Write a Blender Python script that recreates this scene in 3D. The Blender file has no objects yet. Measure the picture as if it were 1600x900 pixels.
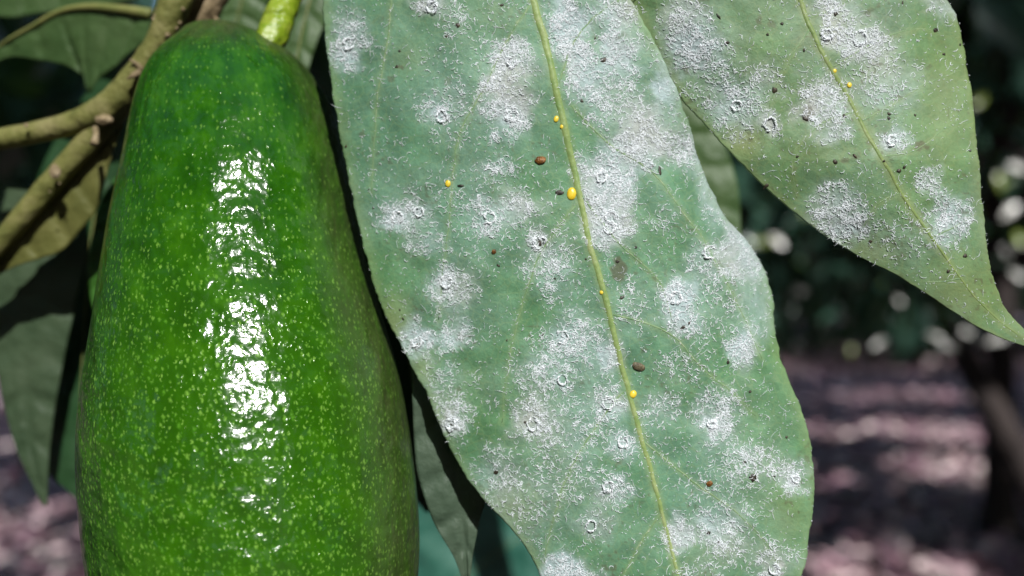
import bpy, math, random
import numpy as np
from mathutils import Vector

sc = bpy.context.scene
rng = np.random.default_rng(7)
random.seed(7)

# ------------------------------------------------------------------ camera
CAMH = 1.40
TH = 0.5206                       # tan of half the horizontal field of view
cam_d = bpy.data.cameras.new("camera")
cam_d.sensor_width = 36.0
cam_d.lens = 18.0 / TH
cam_d.clip_start = 0.01
cam_d.clip_end = 500
cam_d.dof.use_dof = True
cam_d.dof.focus_distance = 0.188
cam_d.dof.aperture_fstop = 8.6
cam = bpy.data.objects.new("camera", cam_d)
sc.collection.objects.link(cam)
cam.location = (0, 0, CAMH)
cam.rotation_euler = (math.radians(90), 0, 0)
sc.camera = cam

# ------------------------------------------------------------------ light
SUN_AZ, SUN_EL = 16.0, 39.0       # degrees to the right of straight behind the camera, and up
TS = np.array([math.sin(math.radians(SUN_AZ)) * math.cos(math.radians(SUN_EL)),
               -math.cos(math.radians(SUN_AZ)) * math.cos(math.radians(SUN_EL)),
               math.sin(math.radians(SUN_EL))])
w = bpy.data.worlds.new("World")
sc.world = w
w.use_nodes = True
nt = w.node_tree
sky = nt.nodes.new("ShaderNodeTexSky")
sky.sky_type = 'NISHITA'
sky.sun_disc = False
sky.sun_elevation = math.radians(SUN_EL)
sky.sun_rotation = math.atan2(TS[0], TS[1])
nt.links.new(sky.outputs[0], nt.nodes["Background"].inputs[0])
nt.nodes["Background"].inputs[1].default_value = 0.15
sd = bpy.data.lights.new("sun", 'SUN')
sd.energy = 5.0
sd.angle = math.radians(0.5)
sd.color = (1.0, 0.98, 0.95)
sun = bpy.data.objects.new("sun", sd)
sc.collection.objects.link(sun)
sun.rotation_euler = Vector(TS).to_track_quat('Z', 'Y').to_euler()
sun.location = (1, -4, 4)

sc.view_settings.view_transform = 'Standard'
sc.view_settings.look = 'None'
sc.view_settings.exposure = 0.0
sc.view_settings.gamma = 1.0
sc.render.engine = 'CYCLES'
sc.cycles.use_denoising = True
sc.cycles.max_bounces = 6
sc.cycles.diffuse_bounces = 3
sc.cycles.glossy_bounces = 3
sc.cycles.transmission_bounces = 4
sc.cycles.caustics_reflective = False
sc.cycles.caustics_refractive = False
sc.cycles.sample_clamp_indirect = 6.0

# ------------------------------------------------------------------ helpers
K = TH / 800.0
def P(px, py, Y):
    """photograph pixel (1600 wide) and distance -> point in the place"""
    px, py, Y = np.broadcast_arrays(np.asarray(px, float), np.asarray(py, float), np.asarray(Y, float))
    return np.stack([(px - 800) * K * Y, Y, CAMH - (py - 450) * K * Y], -1)

def meshobj(name, V, F, mat=None, parent=None, smooth=True, attrs=None, cols=None, uv=None):
    V = np.asarray(V, float).reshape(-1, 3)
    me = bpy.data.meshes.new(name)
    if isinstance(F, np.ndarray):
        n, k = F.shape
        me.vertices.add(len(V)); me.vertices.foreach_set("co", V.ravel())
        me.loops.add(n * k); me.loops.foreach_set("vertex_index", F.astype(np.int32).ravel())
        me.polygons.add(n)
        me.polygons.foreach_set("loop_start", np.arange(0, n * k, k, dtype=np.int32))
        me.polygons.foreach_set("loop_total", np.full(n, k, dtype=np.int32))
    else:
        me.from_pydata([tuple(v) for v in V], [], F)
    me.update(calc_edges=True)
    me.validate()
    me.polygons.foreach_set("use_smooth", np.full(len(me.polygons), smooth))
    for k2, a in (attrs or {}).items():
        at = me.attributes.new(k2, 'FLOAT', 'POINT')
        at.data.foreach_set("value", np.asarray(a, np.float32).ravel())
    for k2, a in (cols or {}).items():
        at = me.attributes.new(k2, 'FLOAT_VECTOR', 'POINT')
        at.data.foreach_set("vector", np.asarray(a, np.float32).ravel())
    if mat: me.materials.append(mat)
    o = bpy.data.objects.new(name, me)
    sc.collection.objects.link(o)
    if parent: o.parent = parent
    return o

def tag(o, label=None, cat=None, group=None, kind=None):
    if label: o["label"] = label
    if cat: o["category"] = cat
    if group: o["group"] = group
    if kind: o["kind"] = kind
    return o

def thing(name, label, cat, group=None):
    o = bpy.data.objects.new(name, None)
    sc.collection.objects.link(o)
    o.empty_display_size = 0.02
    return tag(o, label, cat, group)

_lat = {}
def vnoise(x, y, seed=0):
    if seed not in _lat: _lat[seed] = np.random.default_rng(seed + 100).random((128, 128))
    L = _lat[seed]
    x = np.asarray(x, float); y = np.asarray(y, float)
    xi = np.floor(x).astype(int); yi = np.floor(y).astype(int)
    fx = x - xi; fy = y - yi
    fx = fx * fx * (3 - 2 * fx); fy = fy * fy * (3 - 2 * fy)
    a = L[yi % 128, xi % 128]; b = L[yi % 128, (xi + 1) % 128]
    c = L[(yi + 1) % 128, xi % 128]; d = L[(yi + 1) % 128, (xi + 1) % 128]
    return (a * (1 - fx) + b * fx) * (1 - fy) + (c * (1 - fx) + d * fx) * fy
def fbm(x, y, seed=0, o=4):
    s = 0; a = 1; t = 0
    for i in range(o):
        s = s + a * vnoise(x * 2 ** i, y * 2 ** i, seed + i); t += a; a *= .5
    return s / t
def sstep(a, b, x):
    t = np.clip((x - a) / (b - a), 0, 1); return t * t * (3 - 2 * t)

# ------------------------------------------------------------------ material helpers
def mat(name):
    m = bpy.data.materials.new(name); m.use_nodes = True
    n = m.node_tree.nodes; l = m.node_tree.links
    return m, n, l, n["Principled BSDF"]
def nd(n, t, **kw):
    x = n.new(t)
    for k, v in kw.items():
        if k.startswith("i_"):
            key = k[2:]
            key = int(key) if key.isdigit() else key.replace("_", " ")
            x.inputs[key].default_value = v
        else: setattr(x, k, v)
    return x
def ramp(n, pts, interp='LINEAR'):
    r = n.new("ShaderNodeValToRGB"); r.color_ramp.interpolation = interp
    e = r.color_ramp.elements
    while len(e) > 1: e.remove(e[-1])
    e[0].position = pts[0][0]; e[0].color = (*pts[0][1], 1)
    for p, c in pts[1:]:
        q = e.new(p); q.color = (*c, 1)
    return r
def mixc(n, l, fac, a, b, mode='MIX'):
    m = n.new("ShaderNodeMix"); m.data_type = 'RGBA'; m.blend_type = mode
    for sock, v in ((0, fac), (6, a), (7, b)):
        if hasattr(v, "is_output"): l.new(v, m.inputs[sock])
        elif sock == 0: m.inputs[0].default_value = v
        else: m.inputs[sock].default_value = (*v, 1)
    return m.outputs[2]
def math_(n, l, op, a, b=0.0, clamp=False):
    m = n.new("ShaderNodeMath"); m.operation = op; m.use_clamp = clamp
    for i, v in enumerate((a, b)):
        if hasattr(v, "is_output"): l.new(v, m.inputs[i])
        else: m.inputs[i].default_value = v
    return m.outputs[0]
def attr(n, name):
    a = n.new("ShaderNodeAttribute"); a.attribute_name = name; return a

def simple_mat(name, cols, scale, rough=.6, bump=0.0, bscale=None, spec=.4, detail=6, trans=0.0, tcol=None, stretch=None):
    m, n, l, b = mat(name)
    tc = nd(n, "ShaderNodeTexCoord")
    src = tc.outputs["Object"]
    if stretch:
        mp = nd(n, "ShaderNodeMapping"); mp.inputs["Scale"].default_value = stretch
        l.new(src, mp.inputs[0]); src = mp.outputs[0]
    t = nd(n, "ShaderNodeTexNoise", i_Scale=scale, i_Detail=detail, i_Roughness=.6)
    l.new(src, t.inputs["Vector"])
    k = len(cols)
    r = ramp(n, [(.3 + .4 * i / max(1, k - 1), c) for i, c in enumerate(cols)])
    l.new(t.outputs[0], r.inputs[0]); l.new(r.outputs[0], b.inputs["Base Color"])
    b.inputs["Roughness"].default_value = rough
    b.inputs["Specular IOR Level"].default_value = spec
    if bump:
        t2 = nd(n, "ShaderNodeTexNoise", i_Scale=bscale or scale * 3, i_Detail=5)
        l.new(src, t2.inputs["Vector"])
        bp = nd(n, "ShaderNodeBump", i_Strength=1.0, i_Distance=bump)
        l.new(t2.outputs[0], bp.inputs["Height"]); l.new(bp.outputs[0], b.inputs["Normal"])
    if trans:
        tr = nd(n, "ShaderNodeBsdfTranslucent"); tr.inputs[0].default_value = (*tcol, 1)
        mx = nd(n, "ShaderNodeMixShader", i_0=trans)
        out = n["Material Output"]
        l.new(b.outputs[0], mx.inputs[1]); l.new(tr.outputs[0], mx.inputs[2]); l.new(mx.outputs[0], out.inputs[0])
    return m

# ------------------------------------------------------------------ ground
m_ground = simple_mat("mulch_soil", [(.06, .04, .045), (.20, .13, .14), (.42, .29, .30)], 3.0, .85, .02, 14)
V = []; ys = [-60, -20, -5, 0, 3] + list(np.linspace(4, 24, 60)) + [30, 45, 80, 150, 300]
xs = [-250, -80, -30] + list(np.linspace(-15, 15, 80)) + [30, 80, 250]
gx, gy = np.meshgrid(xs, ys)
gz = (fbm(gx * .8 + 40, gy * .8 + 40, 3) - .5) * .09 - .02
V = np.stack([gx, gy, gz], -1).reshape(-1, 3)
def gridfaces(nr, nc, wrap=False):
    i = np.arange(nr - 1)[:, None] * nc; j = np.arange(nc - (0 if wrap else 1))[None, :]
    j2 = (j + 1) % nc
    return np.stack([i + j, i + j2, i + nc + j2, i + nc + j], -1).reshape(-1, 4)
ground = meshobj("ground", V, gridfaces(len(ys), len(xs)), m_ground)
tag(ground, kind="structure")

# ------------------------------------------------------------------ leaf clouds (far foliage, litter)
def leafcloud(C, D, N, L, W, fold=.25, cheap=False):
    """C centres(base), D direction, N normal, L length, W width -> verts, quad faces"""
    n = len(C)
    D = D / np.linalg.norm(D, axis=1, keepdims=True)
    S = np.cross(D, N); S /= np.linalg.norm(S, axis=1, keepdims=True) + 1e-9
    N = np.cross(S, D)
    L = L[:, None]; W = W[:, None]
    base = C; tip = C + D * L - N * L * .12
    m1 = C + D * L * .33; m2 = C + D * L * .7 - N * L * .03
    up = N * W * fold
    a1 = m1 + S * W * .48 + up; a2 = m2 + S * W * .36 + up
    b1 = m1 - S * W * .48 + up; b2 = m2 - S * W * .36 + up
    if cheap:
        a1 = C + D * L * .45 + S * W * .5 + up; b1 = C + D * L * .45 - S * W * .5 + up
        V = np.stack([base, a1, tip, b1], 1).reshape(-1, 3)
        F = (np.arange(n)[:, None, None] * 4 + np.array([[0, 1, 2], [0, 2, 3]])[None]).reshape(-1, 3)
        return V, F
    V = np.stack([base, m1, m2, tip, a1, a2, b1, b2], 1).reshape(-1, 3)
    q = np.array([[0, 4, 1, 1], [1, 4, 5, 2], [2, 5, 3, 3], [0, 1, 6, 6], [1, 2, 7, 6], [2, 3, 7, 7]])
    tris = np.array([[0, 4, 1], [1, 4, 5], [1, 5, 2], [2, 5, 3], [0, 1, 6], [1, 2, 7], [1, 7, 6], [2, 3, 7]])
    F = (np.arange(n)[:, None, None] * 8 + tris[None]).reshape(-1, 3)
    return V, F
def unit(n, r=rng):
    v = r.normal(size=(n, 3)); return v / np.linalg.norm(v, axis=1, keepdims=True)

def foliage_mat(name, dark, light, trans):
    m, n, l, b = mat(name)
    a = attr(n, "leaf_tone")
    r = ramp(n, [(0, dark), (.6, light), (.93, tuple(min(1, c * 1.3) for c in light)), (.96, (.05, .12, .085)), (.965, (.34, .46, .07)), (.985, (.34, .46, .07)), (1, (.80, .79, .74))])  # last stops paint sun glints as yellow-green and near-white leaf colour
    l.new(a.outputs["Fac"], r.inputs[0]); l.new(r.outputs[0], b.inputs["Base Color"])
    b.inputs["Roughness"].default_value = .28
    b.inputs["Specular IOR Level"].default_value = .7
    tr = nd(n, "ShaderNodeBsdfTranslucent"); tr.inputs[0].default_value = (*trans, 1)
    mx = nd(n, "ShaderNodeMixShader", i_0=.22)
    l.new(b.outputs[0], mx.inputs[1]); l.new(tr.outputs[0], mx.inputs[2]); l.new(mx.outputs[0], n["Material Output"].inputs[0])
    return m
m_fol = foliage_mat("tree_foliage", (.020, .052, .042), (.050, .12, .085), (.16, .30, .04))
m_bark = simple_mat("tree_bark", [(.014, .011, .012), (.035, .027, .026), (.065, .05, .046)], 9, .9, .02, 22, stretch=(1, 1, .3))

# sun flecks on the ground: gaps in the canopy (x, y, rx, ry)
def G(px, py, wpx, hpx):
    y = CAMH / (K * (py - 450)); y1 = CAMH / (K * (py - hpx / 2 - 450)); y2 = CAMH / (K * (py + hpx / 2 - 450))
    return ((px - 800) * K * y, y, wpx / 2 * K * y, abs(y1 - y2) / 2)
FLECKS = [G(1440, 671, 130, 26), G(1500, 728, 170, 24), G(1400, 618, 190, 12), G(1395, 893, 130, 16), G(82, 797, 44, 16),
          G(6, 700, 14, 10), G(1290, 672, 60, 8), G(1280, 742, 40, 10)]
# low leaves added as sun glints, with brightened colour and a carved canopy gap: photo pixel, distance, gap radius
GL = [(1250, 455, 2.4, .03), (1375, 535, 2.3, .03), (1460, 525, 2.6, .03), (1482, 541, 2.3, .03), (1445, 556, 2.5, .025), (1512, 520, 2.9, .03), (1560, 530, 2.2, .04), (1192, 378, 1.9, .035), (1214, 376, 2.1, .03),
      (1562, 285, 2.4, .035), (1590, 262, 2.6, .04), (1578, 330, 2.7, .045), (1592, 372, 2.5, .035), (1572, 395, 2.8, .03), (1531, 157, 2.0, .03), (1330, 548, 3.0, .02), (1405, 470, 2.8, .02), (1590, 430, 2.4, .03), (1285, 505, 3.2, .02), (30, 655, 2.0, .02)]
GLINTS = [np.append(P(a, b, c), d) for a, b, c, d in GL]
SUBJ = np.array([0.0, .2, 1.40])
def carve(pts, r=.0):
    t = pts[:, 2] / TS[2]
    g = pts - t[:, None] * TS[None]
    keep = np.ones(len(pts), bool)
    for (x, y, rx, ry) in FLECKS:
        mx_, my_ = (.19, .34) if x > 0 else (.07, .10)
        keep &= (((g[:, 0] - x) / (rx + mx_)) ** 2 + ((g[:, 1] - y) / (ry + my_)) ** 2) > 1
    d = pts - SUBJ
    along = d @ TS
    off = np.linalg.norm(d - along[:, None] * TS[None], axis=1)
    keep &= (off > .34) | (along < 0)
    for q in GLINTS:
        d = pts - q[:3]; along = d @ TS
        off = np.linalg.norm(d - along[:, None] * TS[None], axis=1)
        keep &= (off > q[3] * .6 + .05) | (along < .04)
        v = np.array([0, 0, CAMH]) - q[:3]; dist = np.linalg.norm(v); v /= dist
        along = d @ v; off = np.linalg.norm(d - along[:, None] * v[None], axis=1)
        keep &= (off > .085) | (along < .03) | (along > dist)
    return keep

def crown_points(c, rad, n, rr, clump=26, spread=.12):
    k = n // clump
    u = unit(k, rr) * (rr.random(k) ** (1 / 2.4))[:, None]
    cen = np.array(c) + u * np.array(rad)
    pts = np.repeat(cen, clump, 0) + rr.normal(size=(k * clump, 3)) * spread * np.array([1.5, 1.5, 1.2])
    d = unit(k * clump, rr) + np.array([0, 0, -.65]) + (pts - np.repeat(cen, clump, 0)) * 3
    return pts, d

def tube(path, radii, seg=10, caps=True):
    path = np.asarray(path, float); n = len(path)
    T = np.gradient(path, axis=0); T /= np.linalg.norm(T, axis=1, keepdims=True)
    ref = np.array([0, 0, 1.0]) if abs(T[0][2]) < .9 else np.array([1.0, 0, 0])
    V = []
    A = np.cross(T[0], ref); A /= np.linalg.norm(A)
    for i in range(n):
        A = A - T[i] * (A @ T[i]); A /= np.linalg.norm(A)
        B = np.cross(T[i], A)
        th = np.linspace(0, 2 * np.pi, seg, endpoint=False)[:, None]
        r = radii[i]
        V.append(path[i] + (np.cos(th) * A + np.sin(th) * B) * r)
    V = np.concatenate(V)
    F = [tuple(int(x) for x in q) for q in gridfaces(n, seg, True)]
    if caps:
        F.append(tuple(range(seg))[::-1]); F.append(tuple(range((n - 1) * seg, n * seg)))
    return V, F
def smooth_path(pts, n):
    pts = np.asarray(pts, float); m = len(pts)
    t = np.linspace(0, m - 1, n); out = []
    ext = np.vstack([2 * pts[0] - pts[1], pts, 2 * pts[-1] - pts[-2]])
    for s in t:
        i = min(int(s), m - 2); f = s - i
        p0, p1, p2, p3 = ext[i], ext[i + 1], ext[i + 2], ext[i + 3]
        out.append(.5 * ((2 * p1) + (-p0 + p2) * f + (2 * p0 - 5 * p1 + 4 * p2 - p3) * f * f + (-p0 + 3 * p1 - 3 * p2 + p3) * f ** 3))
    return np.array(out)
def join(parts):
    V = []; F = []; o = 0
    for v, f in parts:
        V.append(v); F += [tuple(i + o for i in q) for q in f]; o += len(v)
    return np.concatenate(V), F

TREEG = "avocado trees of the orchard"
def tree(x, y, label, seed, rad=(3.2, 3.2, 1.5), cz=4.1, n=7500, trunk=None, extra=None, do_carve=True, tr=.13, Lr=(.13, .23), glint=False):
    rr = np.random.default_rng(seed)
    t = thing("avocado_tree", label, "tree", TREEG)
    t.location = (x, y, 0)
    tp = trunk if trunk is not None else [(x, y, -.05), (x + rr.normal() * .08, y, 1.0), (x + rr.normal() * .15, y + .1, 2.2), (x, y, cz)]
    tp = smooth_path(tp, 14)
    r = np.linspace(1, .35, 14) * tr; r[0] *= 1.5; r[1] *= 1.15
    parts = [tube(tp, r, 10)]
    for k in range(7):
        a = k * 2.4 + rr.random(); s = tp[6 + k % 5]
        e = np.array([x + math.cos(a) * rad[0] * .8, y + math.sin(a) * rad[1] * .8, cz + rr.normal() * .5 - .2])
        mid = (s + e) / 2 + np.array([0, 0, .45])
        q = smooth_path([s, mid, e], 8); parts.append(tube(q, np.linspace(.06, .012, 8), 6))
    V, F = join(parts)
    V[:, 0] -= x; V[:, 1] -= y
    meshobj("trunk", V, F, m_bark, t)
    pts, d = crown_points((x, y, cz), rad, n, rr)
    L = rr.uniform(*Lr, len(pts))
    if extra is not None:
        p2, d2, L2 = extra; pts = np.vstack([pts, p2]); d = np.vstack([d, d2]); L = np.concatenate([L, L2])
    # nothing of the crown right at the camera
    keep = (np.linalg.norm(pts - np.array([0, 0, 1.4]), axis=1) > .9)
    if do_carve: keep &= carve(pts + d / np.linalg.norm(d, axis=1, keepdims=True) * L[:, None] * .5)
    pts, d, L = pts[keep], d[keep], L[keep]
    N = unit(len(pts), rr) + np.array([0, 0, .8])
    if glint:
        g = np.array([q[:3] for q in GLINTS]); view = np.array([0, 0, CAMH]) - g; view /= np.linalg.norm(view, axis=1, keepdims=True)
        gn = view + TS[None]; gn /= np.linalg.norm(gn, axis=1, keepdims=True)
        gd = np.cross(gn, unit(len(g), rr)); gd /= np.linalg.norm(gd, axis=1, keepdims=True)
        gl = np.array([q[3] for q in GLINTS]) * 1.4
        pts = np.vstack([pts, g - gd * gl[:, None] * .5]); d = np.vstack([d, gd]); L = np.concatenate([L, gl]); N = np.vstack([N, gn])
    cheap = extra is None
    V, F = leafcloud(pts, d, N, L, L * rr.uniform(.38, .5, len(L)) * (1.2 if cheap else 1), .18, cheap)
    V[:, 0] -= x; V[:, 1] -= y
    tn = rr.random(len(pts)) * .955
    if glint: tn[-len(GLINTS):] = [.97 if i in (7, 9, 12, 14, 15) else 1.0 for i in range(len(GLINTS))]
    tone = np.repeat(tn, 4 if cheap else 8)
    meshobj("crown", V, F, m_fol, t, attrs={"leaf_tone": tone})
    return t

rr = np.random.default_rng(55)
def hang(px0, px1, py0, py1, y0, y1, n, lmin=.10, lmax=.17):
    Y = rr.uniform(y0, y1, n)
    p = P(rr.uniform(px0, px1, n), rr.uniform(py0, py1, n), Y)
    return p, unit(n, rr) * .8 + np.array([0, 0, -.75]), rr.uniform(lmin, lmax, n)
ex = [hang(1080, 1560, 120, 500, 1.5, 3.4, 420), hang(1480, 1640, -80, 300, 1.2, 2.6, 90), hang(1120, 1480, 380, 520, 2.6, 4.0, 160)]
ex = tuple(np.concatenate([e[i] for e in ex]) for i in range(3))
Y0 = 4.0
lean = [P(1720, 985, Y0), P(1600, 725, Y0), P(1500, 545, Y0 + .1), P(1440, 380, Y0 + .4), P(1420, 100, Y0 + .8), (3.2, 5.0, 4.1)]
tree(lean[0][0], lean[0][1], "leaning avocado tree on the right whose dark trunk slants down to the litter", 11, trunk=lean, glint=True, extra=ex, tr=.07, n=8000, Lr=(.16, .26))
exl = [hang(-80, 190, -60, 420, .9, 2.4, 260), hang(330, 520, -80, 200, .9, 1.8, 90)]
exl = tuple(np.concatenate([e[i] for e in exl]) for i in range(3))
tree(-3.6, 3.6, "avocado tree on the left whose leaves hang dark behind the bare twigs", 12, extra=exl, n=8000, Lr=(.16, .26))
up = [P(1562, 985, 5.6), P(1562, 700, 5.6), P(1566, 400, 5.6), P(1572, 100, 5.7), (4.6, 5.6, 4.3)]
up[0][2] = -.05
tree(up[0][0] , up[0][1], "upright brown trunked tree at the right margin behind the right leaf", 13, trunk=up, tr=.10, n=8000, Lr=(.16, .26))
TL = ["avocado tree whose crown roofs the place behind and right of the camera", "avocado tree behind and left of the camera", "avocado tree to the right of the camera beside the litter path", "avocado tree well to the left of the camera",
      "avocado tree right of the leaning trunk, farther back", "avocado tree at mid distance behind the left leaves", "avocado tree farthest straight behind the camera", "avocado tree at the back right corner behind the camera", "avocado tree at the back left corner behind the camera",
      "avocado tree at mid distance hidden behind the middle leaf", "farther avocado tree behind the avocado fruit", "avocado tree at the far right of the orchard", "avocado tree at the far right end of the litter path", "nearest avocado tree just behind the middle leaf",
      "avocado tree between the leaning trunk and the right margin", "avocado tree shading the far sunlit litter streaks", "avocado tree close to the camera on its right", "avocado tree behind the sunlit streaks at the right margin", "avocado tree close behind the camera"]
for i, (x, y) in enumerate([(3.6, -2.6), (-2.8, -2.6), (7.6, .6), (-7.2, -.4), (8.8, 7.0), (-7.8, 7.4), (.4, -7.5), (6.5, -7), (-6, -8), (1.2, 9.5), (-3, 12.5), (12.5, 3.5), (11.5, 12), (0.3, 3.4), (7.2, 3.4), (5.6, 9.2), (4.4, -.2), (8.2, 10.8), (0.6, -3.2)]):
    tree(x, y, TL[i], 20 + i, n=3700, Lr=(.18, .30))

# far trees: share one crown mesh each
def far_tree(seed):
    rr = np.random.default_rng(seed)
    t = thing("orchard_tree", "distant bushy orchard tree with foliage down to the litter", "tree", "distant orchard trees")
    V, F = join([tube(smooth_path([(0, 0, -.1), (.1, 0, 1), (0, .1, 2.6)], 8), np.linspace(.16, .07, 8), 8)])
    meshobj("trunk", V, F, m_bark, t)
    pts, d = crown_points((0, 0, 2.6), (2.6, 2.6, 2.4), 6000, rr, spread=.16)
    pts[:, 2] = np.maximum(pts[:, 2], .1)
    L = rr.uniform(.16, .3, len(pts))
    V, F = leafcloud(pts, d, unit(len(pts), rr) + [0, 0, .8], L, L * .45)
    meshobj("crown", V, F, m_fol, t, attrs={"leaf_tone": np.repeat(rr.random(len(pts)), 8)})
    return t
protos = [far_tree(91), far_tree(92)]
spots = []
for row, yy in enumerate([18.5, 23, 28, 35]):
    for k in range(-5 - row, 6 + row):
        spots.append((k * 3.9 + (row % 2) * 1.9 + random.uniform(-.6, .6), yy + random.uniform(-.9, .9)))
for k in range(26):
    a = math.pi * (.08 + 1.84 * k / 25) ; rd = 15 + (k % 3) * 4.5
    x, y = math.sin(a) * rd, math.cos(a) * rd
    if y < 12: spots.append((x, y))
for i, (x, y) in enumerate(spots):
    if i < 2: t = protos[i]
    else:
        src = protos[i % 2]; t = src.copy(); sc.collection.objects.link(t)
        for ch in src.children:
            c = ch.copy(); sc.collection.objects.link(c); c.parent = t
    t.location = (x, y, 0); t.rotation_euler = (0, 0, random.uniform(0, 6.28))
    s = random.uniform(.9, 1.25); t.scale = (s, s, s)

# leaf litter
def litter():
    n = 26000; rr = np.random.default_rng(5)
    y = 3.8 + 18 * rr.random(n) ** 1.6
    x = (rr.random(n) * 2 - 1) * (y * TH * 1.25 + .6)
    z = (fbm(x * .8 + 40, y * .8 + 40, 3) - .5) * .09 - .02 + rr.uniform(.0, .035, n)
    C = np.stack([x, y, z], 1)
    a = rr.uniform(0, 6.28, n)
    D = np.stack([np.cos(a), np.sin(a), rr.normal(size=n) * .25], 1)
    N = np.stack([rr.normal(size=n) * .35, rr.normal(size=n) * .35, np.ones(n)], 1)
    L = rr.uniform(.07, .17, n)
    V, F = leafcloud(C, D, N, L, L * .5, .2)
    m, nn, l, b = mat("dry_leaf_litter")
    at = attr(nn, "leaf_tone")
    r = ramp(nn, [(0, (.20, .10, .15)), (.45, (.55, .33, .40)), (.8, (.80, .62, .63)), (1, (.90, .80, .77))])
    l.new(at.outputs["Fac"], r.inputs[0]); l.new(r.outputs[0], b.inputs["Base Color"])
    b.inputs["Roughness"].default_value = .42
    o = meshobj("leaf_litter", V, F, m, attrs={"leaf_tone": np.repeat(rr.random(n), 8)})
    tag(o, "dry pinkish brown leaf litter covering the orchard floor", "leaf litter", kind="stuff")
litter()

# ================================================================== AVOCADO
def interp(tab, x):
    tab = np.array(tab, float); return np.interp(x, tab[:, 0], tab[:, 1])
def pchip(tab, x):
    """smooth monotone-ish interpolation: linear table smoothed"""
    tab = np.array(tab, float)
    xs_ = np.linspace(tab[0, 0], tab[-1, 0], 1200)
    v = np.interp(xs_, tab[:, 0], tab[:, 1])
    k = np.hanning(41); k /= k.sum()
    vp = np.pad(v, 20, mode='reflect', reflect_type='odd')
    v = np.convolve(vp, k, 'valid')
    return np.interp(x, xs_, v)
AL = [(35, 330), (37, 314), (40, 298), (48, 277), (60, 258), (80, 238), (100, 224), (130, 211), (160, 204), (200, 197), (250, 188), (300, 177), (350, 167), (400, 159), (450, 150), (500, 143), (550, 134), (600, 126), (650, 120), (700, 118), (750, 118), (800, 121), (850, 125), (900, 131), (950, 142), (1000, 164), (1040, 196), (1070, 238), (1090, 290), (1100, 345), (1103, 385)]
AR = [(35, 345), (37, 362), (40, 380), (48, 402), (60, 432), (80, 457), (100, 478), (130, 500), (160, 513), (200, 524), (250, 537), (300, 549), (350, 560), (400, 572), (450, 585), (500, 600), (550, 615), (600, 628), (650, 637), (700, 645), (750, 651), (800, 656), (850, 658), (900, 656), (950, 648), (1000, 630), (1040, 600), (1070, 560), (1090, 505), (1100, 440), (1103, 395)]
def avocado():
    t = thing("avocado", "large glossy green avocado with pale yellow flecks hanging at the left", "avocado")
    n, seg = 240, 320
    u = np.linspace(0, 1, n)
    py = 35 + (1103 - 35) * (1 - np.cos(np.pi * u)) / 2
    py[0] = 35.02; py[-1] = 1102.98
    py = np.where(u < .5, py, py)
    L = interp(AL, py) + np.interp(py, [35, 60, 100, 200, 400, 700, 900, 1103], [0, 20, 15, 11, 12, 18, 24, 10]); R = interp(AR, py) + np.interp(py, [35, 80, 120, 180, 250, 400], [0, -4, -2, 4, 4, 0])
    k = np.hanning(9); k /= k.sum()
    def sm(v):
        vp = np.pad(v, 4, mode='reflect', reflect_type='odd'); return np.convolve(vp, k, 'valid')
    L = sm(L); R = sm(R)
    Yc = np.interp(py, [35, 120, 260, 600, 1103], [.2320, .2265, .2195, .2080, .1955])
    Yc = Yc - .0007 * np.exp(-((py - 470) / 42) ** 2) + .0004 * np.exp(-((py - 330) / 40) ** 2)
    cx = (L + R) / 2; hw = (R - L) / 2
    cen = P(cx, py, Yc)
    rad = hw * K * Yc * .988
    th = np.linspace(0, 2 * np.pi, seg, endpoint=False)
    # slight tilt of the ring planes is carried by the leaning axis
    bump = 1 + .012 * (fbm(th[None] * 1.6 + 9, py[:, None] / 90, 21, 3) - .5) * 2 * np.sin(np.pi * u)[:, None] ** .5
    X = cen[:, 0][:, None] + np.cos(th)[None] * rad[:, None]
    Yv = cen[:, 1][:, None] + np.sin(th)[None] * rad[:, None] * .97 * bump
    Z = np.repeat(cen[:, 2][:, None], seg, 1)
    V = np.stack([X, Yv, Z], -1).reshape(-1, 3)
    F = gridfaces(n, seg, True)[:, ::-1]
    # attributes: unrolled coordinates (m), neck factor, scurf
    arc = np.concatenate([[0], np.cumsum(np.linalg.norm(np.diff(np.stack([rad, cen[:, 2]], 1), axis=0), axis=1))])
    um = (np.where(th > np.pi, th - 2 * np.pi, th)[None] + np.pi / 2) * np.interp(py, [35, 1103], [.026, .036])[:, None]
    uvw = np.stack([um, np.repeat(arc[:, None], seg, 1), np.zeros_like(um)], -1).reshape(-1, 3)
    low = np.repeat(sstep(150, 620, py)[:, None], seg, 1)
    side = np.clip(np.cos(th), -1, 1)[None]
    sc_ = .85 * sstep(.62, 1.0, side + 0 * py[:, None]) + .9 * sstep(120, 45, py)[:, None] + .35 * sstep(-.85, -1, side + 0 * py[:, None])
    sc_ *= .55 + .9 * fbm(um * 260 + 30, arc[:, None] * 90, 31, 4)
    o = meshobj("body", V, F, m_avo, t, attrs={"low": low, "scurf": np.clip(sc_, 0, 1)}, cols={"skin": uvw})
    return t, cen, rad

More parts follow.
